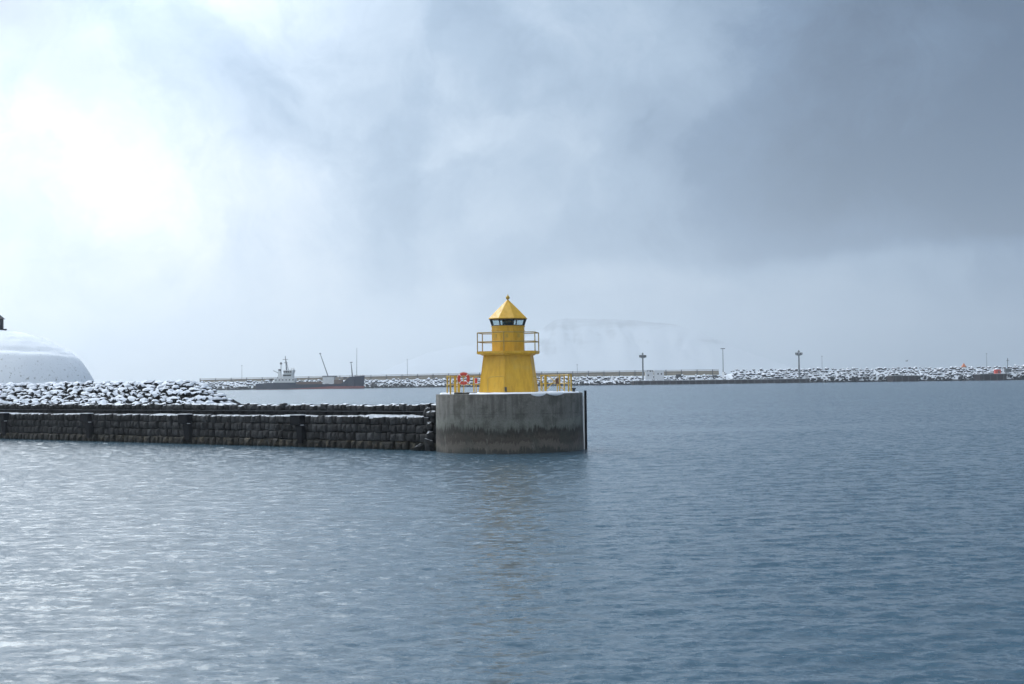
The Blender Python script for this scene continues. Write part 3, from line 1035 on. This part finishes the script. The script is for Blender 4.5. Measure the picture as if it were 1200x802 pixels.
def block_mesh(seed, mat):
    r = random.Random(seed)
    # unit block: x -.5.. .5, z 0..1, face towards -y
    def ring(y, k):
        return [(sx * .5 * k + r.uniform(-.03, .03), y + r.uniform(-.03, .03), .5 + sz2 * .5 * k + r.uniform(-.03, .03))
                for sx, sz2 in ((-1, -1), (1, -1), (1, 1), (-1, 1))]
    vs = ring(.3, .97) + ring(-.02, .97) + ring(-.16, .80) + [(r.uniform(-.12, .12), -.22 - r.uniform(0, .08), .5 + r.uniform(-.12, .12))]
    fs = []
    for a in (0, 4):
        for i in range(4):
            j = (i + 1) % 4
            fs.append((a + i, a + j, a + 4 + j, a + 4 + i))
    fs += [(8 + i, 8 + (i + 1) % 4, 12) for i in range(4)]
    return MB().add(vs, fs).mesh('block', mat)
bl_d = [block_mesh(40 + i, M['block']) for i in range(6)]
bl_b = [block_mesh(40 + i, M['bare_block']) for i in range(6)]
bl_k = [block_mesh(60 + i, M['kelp_block']) for i in range(4)]
blocks = []
rb = random.Random(3)
#           z,   h,   y,  depth, mesh set, width range
courses = [(-.25, .78, -.10, .7, bl_k, (.4, .8)),
           (.53, .53, 0.0, .6, bl_b, (.32, .62)),
           (1.06, .52, .03, .6, bl_b, (.32, .62)),
           (1.58, .52, .07, .6, bl_d, (.32, .62)),
           (2.10, .30, .62, .45, bl_b, (.5, 1.0)),
           (2.42, .42, .45, .75, bl_d, (.36, .66))]
for ci, (z0, hh, yy, dp, ms, wr) in enumerate(courses):
    s = -.3
    while s < WL:
        w = rb.uniform(*wr)
        lean = rb.uniform(-.12, .12) if ci == 5 else rb.uniform(-.06, .06)
        jz = rb.uniform(-.05, .07) if ci == 5 else rb.uniform(-.035, .035)
        blocks.append((s + w / 2, ci, w - .03, (-(s + w / 2), yy + rb.uniform(-.11, .08), z0 + jz), hh * (rb.uniform(.9, 1.1) if ci == 5 else .975),
                       dp * rb.uniform(.8, 1.3), rb.choice(ms), lean))
        s += w
blocks.sort(key=lambda q: q[0])
jb = {}
vis = [b for b in blocks if b[1] not in (4,)]
near = set(id(b) for b in vis[:300])
for b in blocks:
    _, ci, w, loc, hh, dp, me_, lean = b
    if id(b) in near:
        o = link(me_, 'block', pier)
        o.location = loc
        o.scale = (w, dp, hh)
        o.rotation_euler = (rb.uniform(-.10, .10), lean, rb.uniform(-.12, .12))
    else:
        mt = Matrix.Translation(loc) @ Matrix.Rotation(lean, 4, 'Y') @ Matrix.Diagonal((w, dp, hh, 1))
        j = jb.setdefault(me_.materials[0].name, (MB(), me_.materials[0]))
        j[0].add([mt @ v.co for v in me_.vertices], [tuple(p.vertices) for p in me_.polygons])
for nm, (mbb, mm) in jb.items():
    tag(mbb.build('more_blocks', mm, pier), kind='stuff')
# thin kerb line under the parapet stones, snow on the ledge and on the pier top
MB().box(-WL / 2, .50, 2.405, WL, .55, .05).build('string_course', M['dark_steel'], pier)

def snow_strip(name, parent, s0, s1, y0, y1, z0, seed, thick=.09, cover=.5, droop=0.0):
    """lumpy snow lying on a ledge, broken where it has melted"""
    mb = MB()
    n = int((s1 - s0) / .14)
    rows = []
    for i in range(n + 1):
        s = s0 + (s1 - s0) * i / n
        a = mnoise.noise(Vector((s * .35, seed, 0))) * .9 + mnoise.noise(Vector((s * 1.7, seed, 4))) * .5 + cover
        w = max(0.0, min(1.0, a))
        tk = thick * w * (1 + .5 * mnoise.noise(Vector((s * 3.1, seed, 9))))
        yf = y1 - (y1 - y0) * (0.15 + .85 * w)
        rows.append((s, yf, tk))
    for s, yf, tk in rows:
        mb.v += [(-s, yf, z0 - droop * tk), (-s, yf + .04, z0 + tk * .8), (-s, (yf + y1) / 2, z0 + tk), (-s, y1, z0 + tk * .9)]
    for i in range(n):
        a, b = i * 4, (i + 1) * 4
        if rows[i][2] > .004 or rows[i + 1][2] > .004:
            for k in range(3):
                mb.f.append((a + k, b + k, b + k + 1, a + k + 1))
    return mb.build(name, M['snow'], parent, fix=False)
snow_strip('ledge_snow', pier, 1.2, 8, -.10, .5, 2.085, 2.3, .15, .42, 1.0)
snow_strip('ledge_snow', pier, 8, WL, -.08, .5, 2.085, 5.0, .08, .45, .7)
snow_strip('top_snow', pier, 24, WL, .95, 4.6, 2.725, 8.0, .12, .5)
# boulders heaped against the drum where the wall ends
bm_ = [rock_mesh('wall_rock', 500 + i, M['block']) for i in range(4)]
for i, (s, y, z0, sc) in enumerate([(.3, -.15, 2.3, (.9, .6, .6)), (.9, .1, 2.3, (.8, .5, .45)), (.2, .1, 2.0, (.9, .8, .7)), (.25, -.3, 1.5, (.9, .6, .8)),
                                    (.3, -.35, .9, (.9, .6, .8)), (.2, -.4, .3, (1.0, .8, .9)), (1.1, -.35, .15, (1.1, .7, .5))]):
    o = link(bm_[i % 4], 'rock', pier)
    o.location = (-s, y, z0)
    o.scale = sc
    o.rotation_euler = (i, i * 1.7, i * .6)

# timber fenders on the wall
def fender(px, label, upper=True):
    s = None
    k = (px - 600) / PX
    s = (k * P0.y - P0.x) / (T.x - k * T.y)
    p = P0 + T * s
    o = empty('fender', p, label, 'fender', 'dark fenders on the pier wall')
    o.rotation_euler = (0, 0, rz_wall)
    a = MB().box(0, -.22, 1.80, 1.0, .62, .66).build('upper_block', M['black_tar'], o)
    bevel(a, .05)
    b = MB().prism([(-.10, 1.46), (.62, 1.46), (.56, .25), (.18, .25)], -.42, .1).build('lower_block', M['black_tar'], o)
    bevel(b, .04)
    MB().box(0, -.2, 2.155, .94, .5, .045).build('snow', M['snow'], o)
    MB().box(.56, -.36, 1.478, .12, .2, .03).build('snow', M['snow'], o)
fender(6, 'dark stepped fender at the left edge of the photo')
fender(104, 'dark stepped fender, second from the left, under the snowy rocks')
fender(219, 'dark stepped fender below the right end of the snowy rocks')
fender(351, 'dark stepped fender nearest to the lighthouse')

# ------------------------------------------------------------------ snowy rubble behind the wall
rub = empty('rubble_mound', P0, 'heap of snow capped boulders behind the pier wall', 'rubble')
rub.rotation_euler = (0, 0, rz_wall)
S_TIP, S_END = 29.0, 64.0
def rub_h(s, y):
    """height of the rubble surface above the water at local (s, y)"""
    f = np.interp(y, [2.6, 6.6, 9.0, 15.0], [2.55, 4.45, 4.45, -1.0])
    if s < S_TIP + 5.0:
        q = (S_TIP + 5.0 - s) / 5.0
        e = 4.45 - 1.95 * q ** 1.1
        f = min(f, e) if q < 1.02 else -5
    return float(f)
mb = MB()
ss = np.linspace(S_TIP, S_END, 70)
ys = np.linspace(2.6, 15, 24)
for s in ss:
    for y in ys:
        mb.v.append((-s, y, rub_h(s, y) - .28))
for i in range(69):
    for j in range(23):
        a = i * 24 + j
        mb.f.append((a, a + 1, a + 25, a + 24))
mb.build('core', M['core'], rub, fix=False)
rmesh = [rock_mesh('boulder', 100 + i, M['rock'], 1, .22) for i in range(10)]
r2 = random.Random(21)
cand = []
y = 2.75
while y < 9.5:
    s = S_TIP + .2 + r2.uniform(0, .6)
    while s < S_END:
        big = r2.choice((r2.uniform(.38, .6), r2.uniform(.5, .8), r2.uniform(.7, 1.05)))
        ss_, yy_ = s + r2.uniform(-.25, .25), y + r2.uniform(-.22, .22)
        h_ = rub_h(ss_, yy_)
        if h_ > 1.5:
            cand.append((ss_, yy_, h_, big))
        s += big * 1.0
    y += .52
vis_end = 52.0
cand.sort(key=lambda q: (q[0] > vis_end, q[1] > 7.3, q[0]))
rest_places = []
for i, (s, y, h_, big) in enumerate(cand):
    big *= .92
    sc = (big * r2.uniform(1.0, 1.5), big * r2.uniform(.9, 1.2), big * r2.uniform(.48, .7))
    ro = (r2.uniform(-.25, .25), r2.uniform(-.3, .3), r2.uniform(0, 6.28))
    if i < 300:
        o = link(r2.choice(rmesh), 'boulder', rub)
        o.location = (-s, y, h_ + r2.uniform(-.12, .1))
        o.scale = sc
        o.rotation_euler = ro
    else:
        rest_places.append((-s, y, h_, *sc, ro[0], ro[2]))
if rest_places:
    tag(link(rocks_joined('more_boulders', M['rock'], rest_places), 'more_boulders', rub), kind='stuff')
print('rubble rocks', len(cand), 'blocks', len(blocks))

# ------------------------------------------------------------------ round concrete pier head
head = empty('pier_head', HEAD, 'round stained concrete pier head carrying the yellow lighthouse', 'pier head')
mb = MB()
NS = 96
DECK = 3.5
mb.ngon([(HEAD_R + .02, -2.0), (HEAD_R + .02, .3), (HEAD_R, 1.2), (HEAD_R - .01, DECK - .04), (HEAD_R - .05, DECK)], NS, cap0=False)
o = mb.build('drum', M['concrete'], head)
for p in o.data.polygons:
    p.use_smooth = len(p.vertices) == 4
# snow lying on the drum, ragged front edge
mb = MB()
nn = 180
mb.v.append((0, 0, DECK + .06))
for ring in range(1, 7):
    for i in range(nn):
        a = 2 * math.pi * i / nn
        edge_ = HEAD_R - .22 + .30 * mnoise.noise(Vector((math.cos(a) * 2.2, math.sin(a) * 2.2, 3)))
        front = math.atan2(math.sin(a), -math.cos(a))     # 0 at the front, + to the right
        if -.1 < front < .85:
            edge_ = HEAD_R - .03 + .10 * mnoise.noise(Vector((front * 9, 0, 0)))
        elif -1.3 < front < -.45:
            edge_ -= .55 + .5 * mnoise.noise(Vector((front * 6, 4, 0)))
        r = edge_ * ring / 6
        zt = DECK + .075 + .035 * mnoise.noise(Vector((r * math.sin(front), r * math.cos(front) * .9, 0)) * 1.7)
        if ring == 6:
            zt = DECK + .003
        if ring == 5:
            r = edge_ - .07
        mb.v.append((r * math.sin(front), -r * math.cos(front), zt))
mb.f += [(0, 1 + i, 1 + (i + 1) % nn) for i in range(nn)]
for ring in range(5):
    b0, b1 = 1 + ring * nn, 1 + (ring + 1) * nn
    for i in range(nn):
        j = (i + 1) % nn
        mb.f.append((b0 + i, b1 + i, b1 + j, b0 + j))
mb.build('snow', M['snow'], head, smooth=True)
# lips of snow hanging over the front right rim
for a0, a1, dp in ((.28, .50, .16), (.52, .80, .13)):
    mb = MB()
    n = 14
    for i in range(n + 1):
        a = a0 + (a1 - a0) * i / n
        w = math.sin(math.pi * i / n) ** .6
        for r, z_ in ((HEAD_R - .35, DECK + .05 + .03 * w), (HEAD_R - .02, DECK + .04 + .04 * w), (HEAD_R + .05 * w + .004, DECK - .03 * w), (HEAD_R + .004, DECK - dp * w)):
            mb.v.append((r * math.sin(a), -r * math.cos(a), z_))
    for i in range(n):
        for k in range(3):
            mb.f.append((i * 4 + k, i * 4 + 4 + k, i * 4 + 5 + k, i * 4 + 1 + k))
    mb.build('snow_lip', M['snow'], head, smooth=True)

# fender pile on the right flank of the head
pa = R(90)
pile = empty('fender_pile', HEAD + Vector((HEAD_R, 0, 0)), 'tall black pile with a white stripe at the right side of the concrete drum', 'pile')
MB().box(.05, -.12, 1.65, .07, .07, 3.3).build('white_strip', M['white'], pile)
p = MB().tube([(.165, -.05, -1.5), (.165, -.05, 3.62)], .075, 12).build('post', M['black_tar'], pile)
for zc in (.9, 2.6):
    MB().box(.07, .0, zc, .24, .06, .08).build('bracket', M['dark_steel'], pile)

# mooring bollard on the right rim
b = empty('bollard', HEAD + Vector((3.93, -1.4, DECK)), 'small dark bollard on the right rim of the concrete drum', 'bollard')
MB().ngon([(.13, 0), (.09, .08), (.08, .2)], 12).build('post', M['dark_steel'], b, smooth=False)
MB().ngon([(.08, .2), (.14, .23), (.13, .29), (.05, .31)], 12).build('cap', M['dark_steel'], b)

# ------------------------------------------------------------------ lighthouse
LC = HEAD + Vector((-.02, .0, DECK))
lh = empty('lighthouse', LC, 'yellow hexagonal lighthouse with gallery and pointed roof on the concrete pier head', 'lighthouse')
HA = R(-7.4)
OA = R(-27.5)
# hexagonal lower tower, one face panel each so the corner seams read
RB, RT, ZB0, ZT0 = 1.97, 1.64, .05, 2.42
tb = MB().ngon([(RB, ZB0), (RT, ZT0)], 6, HA).build('lower_tower', M['yellow'], lh)
bevel(tb, .025)
MB().ngon([(RB + .03, 0), (RB + .03, .07)], 6, HA).build('footing', M['dark_steel'], lh)
for i in range(6):                    # corner seams
    a = HA + i * math.pi / 3
    MB().tube([((RB + .004) * math.sin(a), -(RB + .004) * math.cos(a), .1), ((RT + .004) * math.sin(a), -(RT + .004) * math.cos(a), ZT0 - .02)], .018, 6).build('corner_seam', M['yellow'], tb)
# small vent box at the front corner
MB().box((RB + .02) * math.sin(HA) + .05, -(RB + .02) * math.cos(HA) - .02, .26, .16, .1, .28, HA).build('vent_box', M['dark_steel'], lh)
# gallery
gal = MB().ngon([(2.02, 2.42), (2.10, 2.46), (2.10, 2.60)], 6, HA).build('gallery_floor', M['yellow'], lh)
MB().ngon([(1.75, 2.34), (1.86, 2.42)], 6, HA).build('gallery_bracket', M['yellow'], lh)
hexp = [(2.05 * math.sin(HA + i * math.pi / 3), -2.05 * math.cos(HA + i * math.pi / 3)) for i in range(6)]
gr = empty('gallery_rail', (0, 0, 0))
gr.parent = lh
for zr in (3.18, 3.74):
    MB().tube([(x, y, zr) for x, y in hexp], .03, 8, True).build('rail', M['backlit_rail'], gr)
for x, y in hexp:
    MB().tube([(x, y, 2.6), (x, y, 3.76)], .032, 8).build('rail_post', M['backlit_rail'], gr)
# octagonal watch room
wr_ = MB().ngon([(1.06, 2.6), (1.06, 4.12)], 8, OA).build('upper_tower', M['yellow'], lh)
bevel(wr_, .015)
MB().ngon([(1.085, 3.87), (1.085, 3.92)], 8, OA).build('band', M['yellow'], wr_)
MB().ngon([(1.10, 4.10), (1.10, 4.16)], 8, OA).build('sill', M['yellow'], wr_)
for k in (0, 1, 7):                   # faint little plates on the faces
    a = OA + (k + .5) * math.pi / 4
    MB().box(.985 * math.sin(a), -.985 * math.cos(a), 3.55, .18, .02, .24, a).build('plate', M['yellow_rail'], wr_)
# lantern, glass leans out
LZ0, LZ1, LR0, LR1 = 4.17, 4.60, 1.04, 1.19
lan = empty('lantern', (0, 0, 0))
lan.parent = lh
def oc(r, i, z_):
    a = OA + i * math.pi / 4
    return Vector((r * math.sin(a), -r * math.cos(a), z_))
for i in range(8):
    MB().tube([oc(LR0 - .02, i, LZ0), oc(LR1 - .02, i, LZ1)], .042, 6).build('mullion', M['black_frame'], lan)
    q = [oc(LR0 - .03, i, LZ0 + .02), oc(LR0 - .03, i + 1, LZ0 + .02), oc(LR1 - .03, i + 1, LZ1 - .02), oc(LR1 - .03, i, LZ1 - .02)]
    nrm = (q[1] - q[0]).cross(q[3] - q[0]).normalized() * .008
    MB().add([v - nrm for v in q] + [v + nrm for v in q], [(0, 1, 2, 3), (7, 6, 5, 4), (0, 4, 5, 1), (1, 5, 6, 2), (2, 6, 7, 3), (3, 7, 4, 0)]).build('pane', M['glass'], lan)
MB().tube([oc(LR0 - .02, i, LZ0 + .015) for i in range(8)], .032, 6, True).build('lower_frame', M['black_frame'], lan)
MB().tube([oc(LR1 - .02, i, LZ1 - .015) for i in range(8)], .035, 6, True).build('upper_frame', M['black_frame'], lan)
MB().ngon([(.30, LZ0), (.36, LZ0 + .1), (.36, LZ1 - .08), (.30, LZ1)], 16).build('lens', M['lens'], lan, smooth=True)
# roof
rf = MB().ngon([(1.24, 4.585), (1.255, 4.60), (1.255, 4.64), (.66, 5.22), (.06, 5.78)], 8, OA).build('roof', M['yellow'], lh)
fin = MB().ngon([(.05, 5.72), (.045, 5.82), (.09, 5.84), (.125, 5.90), (.125, 5.96), (.08, 6.03), (.03, 6.06), (.015, 6.14)], 14).build('finial', M['yellow_rail'], rf, smooth=True)

# ------------------------------------------------------------------ railings on the pier head
def rail_arc(a0, a1, posts, label, braces=(), thick=()):
    o = empty('railing', HEAD + Vector((0, 0, DECK)), label, 'railing')
    Rr = 3.86
    def pt(a, z_):
        return (Rr * math.sin(R(a)), -Rr * math.cos(R(a)), z_)
    arc = [a0 + (a1 - a0) * i / 24 for i in range(25)]
    for zr in (.58, 1.10):
        MB().tube([pt(a, zr) for a in arc], .03, 6).build('rail', M['yellow_rail'], o)
    for a in posts:
        w = .085 if a in thick else .045
        MB().tube([pt(a, 0), pt(a, 1.14)], w, 8).build('post', M['yellow_rail'], o)
    for a, b in braces:
        MB().tube([pt(a, .15), pt(b, 1.08)], .025, 6).build('brace', M['yellow_rail'], o)
    return o
rail_arc(-160, -68, [-68, -80, -95, -108, -118, -124, -144, -152, -160], 'yellow railing on the drum left of the lighthouse', [(-80, -100)], (-124, -118))
rail_arc(148, 70, [70, 82, 96, 106, 116, 124, 143, 148], 'yellow railing on the drum right of the lighthouse', [(143, 124), (116, 140)], (143,))
# two low handrails close to the tower foot
def handrail(pts, label):
    o = empty('handrail', HEAD + Vector((0, 0, DECK)), label, 'handrail')
    mb = MB().tube(pts, .025, 8).build('rail', M['yellow_rail'], o)
    return o
handrail([(-1.28, -2.45, 0), (-1.28, -2.42, .85), (-1.2, -2.4, .98), (-1.05, -2.38, 1.03), (-.3, -2.35, 1.05), (-.26, -2.3, 0)], 'thin yellow handrail in front of the left face of the lighthouse')
handrail([(1.42, -2.3, 0), (1.42, -2.28, 1.0), (1.55, -2.2, 1.03), (2.02, -1.9, .55), (2.05, -1.88, 0)], 'thin yellow handrail at the right foot of the lighthouse')

# lifebuoy hanging on the left railing
a = R(-137)
buoy = empty('lifebuoy', HEAD + Vector((-2.78, -.9, DECK)), 'red lifebuoy ring beside the left railing', 'lifebuoy')
cz = .95
ring = [(.30 * math.cos(q * math.pi / 16), 0, cz + .30 * math.sin(q * math.pi / 16)) for q in range(32)]
def torus(mb, R0, r0, n=40, k=10, a0=0, a1=2 * math.pi, closed=True):
    cnt = n if closed else n + 1
    for i in range(cnt):
        w = a0 + (a1 - a0) * i / n
        for j in range(k):
            v = 2 * math.pi * j / k
            rr_ = R0 + r0 * math.cos(v)
            mb.v.append((rr_ * math.cos(w), r0 * .8 * math.sin(v), cz + rr_ * math.sin(w)))
    for i in range(n):
        i2 = (i + 1) % cnt
        for j in range(k):
            j2 = (j + 1) % k
            mb.f.append((i * k + j, i * k + j2, i2 * k + j2, i2 * k + j))
    return mb
rg_ = torus(MB(), .29, .095).build('ring', M['red'], buoy, smooth=True)
for q in range(4):
    w = R(45 + 90 * q)
    torus(MB(), .29, .099, 5, 10, w - .06, w + .06, False).build('band', M['white'], rg_, smooth=True)
MB().tube([(.41 * math.cos(q * math.pi / 12), -.02, cz + .41 * math.sin(q * math.pi / 12)) for q in range(24)], .010, 5, True).build('grab_line', M['rope'], buoy)
MB().tube([(0, .1, 0), (0, .1, 1.2)], .03, 8).build('stand', M['yellow_rail'], buoy)
MB().box(0, .04, 1.18, .3, .1, .05).build('hook', M['yellow_rail'], buoy)
# small red box by the tower
o = empty('rescue_box', HEAD + Vector((-2.05, .3, DECK)), 'small red box left of the lighthouse foot behind the railing', 'box')
b = MB().box(0, 0, .80, .16, .15, .32).build('box', M['red'], o)
bevel(b, .02)
MB().tube([(0, 0, 0), (0, 0, .62)], .03, 8).build('post', M['yellow_rail'], o)
o = empty('equipment_box', HEAD + Vector((3.0, .9, DECK)), 'small dark red box behind the right railing', 'box')
b = MB().box(0, 0, .72, .2, .2, .34).build('box', M['deck_brown'], o)
bevel(b, .02)
MB().tube([(0, 0, 0), (0, 0, .53)], .035, 8).build('post', M['yellow_rail'], o)
# low concrete step on the left of the deck
o = MB().box(-2.6, -2.6, .06, 1.3, .5, .12, R(-20)).build('step', M['concrete'])
o.location = LC
bevel(o, .02)
tag(o, 'low concrete slab on the drum deck left of the lighthouse', 'slab')

# ------------------------------------------------------------------ a gull over the breakwater
gl_ = MB()
gx, gd = fx(1062.5, 420), 420.0
gl_.ngon([(.02, -.34), (.07, -.2), (.10, 0), (.08, .18), (.05, .28), (.055, .36), (.01, .44)], 8)
gl_.v = [(y_ * 0 + z_ * .9, y_, x_ * .9 + .0) for (x_, y_, z_) in gl_.v]
for sgn in (-1, 1):
    gl_.add([(-.1, sgn * .06, .02), (.14, sgn * .06, .03), (.16, sgn * .36, .22), (-.04, sgn * .36, .20), (.02, sgn * .78, .16), (-.06, sgn * .78, .14), (.03, sgn * .30, .245)],
            [(0, 1, 2, 3), (3, 2, 4, 5), (1, 0, 3, 6), (2, 1, 6), (4, 2, 6), (5, 4, 6), (3, 5, 6)])
gull = gl_.build('gull', M['dark_steel'], fix=True)
gull.location = (gx, gd, EYE + (hz(1062) - 423.4) / PX * gd)
gull.rotation_euler = (R(12), 0, R(200))
tag(gull, 'dark gull flying above the breakwater right of the light masts', 'bird')

# ------------------------------------------------------------------ haze
hzm = bpy.data.materials.new('haze_air')
hzm.use_nodes = True
ht_ = NT(hzm.node_tree)
ht_.n.clear()
ho = ht_.new('ShaderNodeOutputMaterial')
pv = ht_.new('ShaderNodeVolumePrincipled')
pv.inputs['Color'].default_value = (.745, .785, .83, 1)
pv.inputs['Density'].default_value = .00014
pv.inputs['Anisotropy'].default_value = .6
ht_.l.new(pv.outputs[0], ho.inputs['Volume'])
hzo = MB().box(0, 6500, 322, 34000, 21500, 650).build('haze', hzm)
tag(hzo, 'pale winter haze over the harbour', kind='stuff')
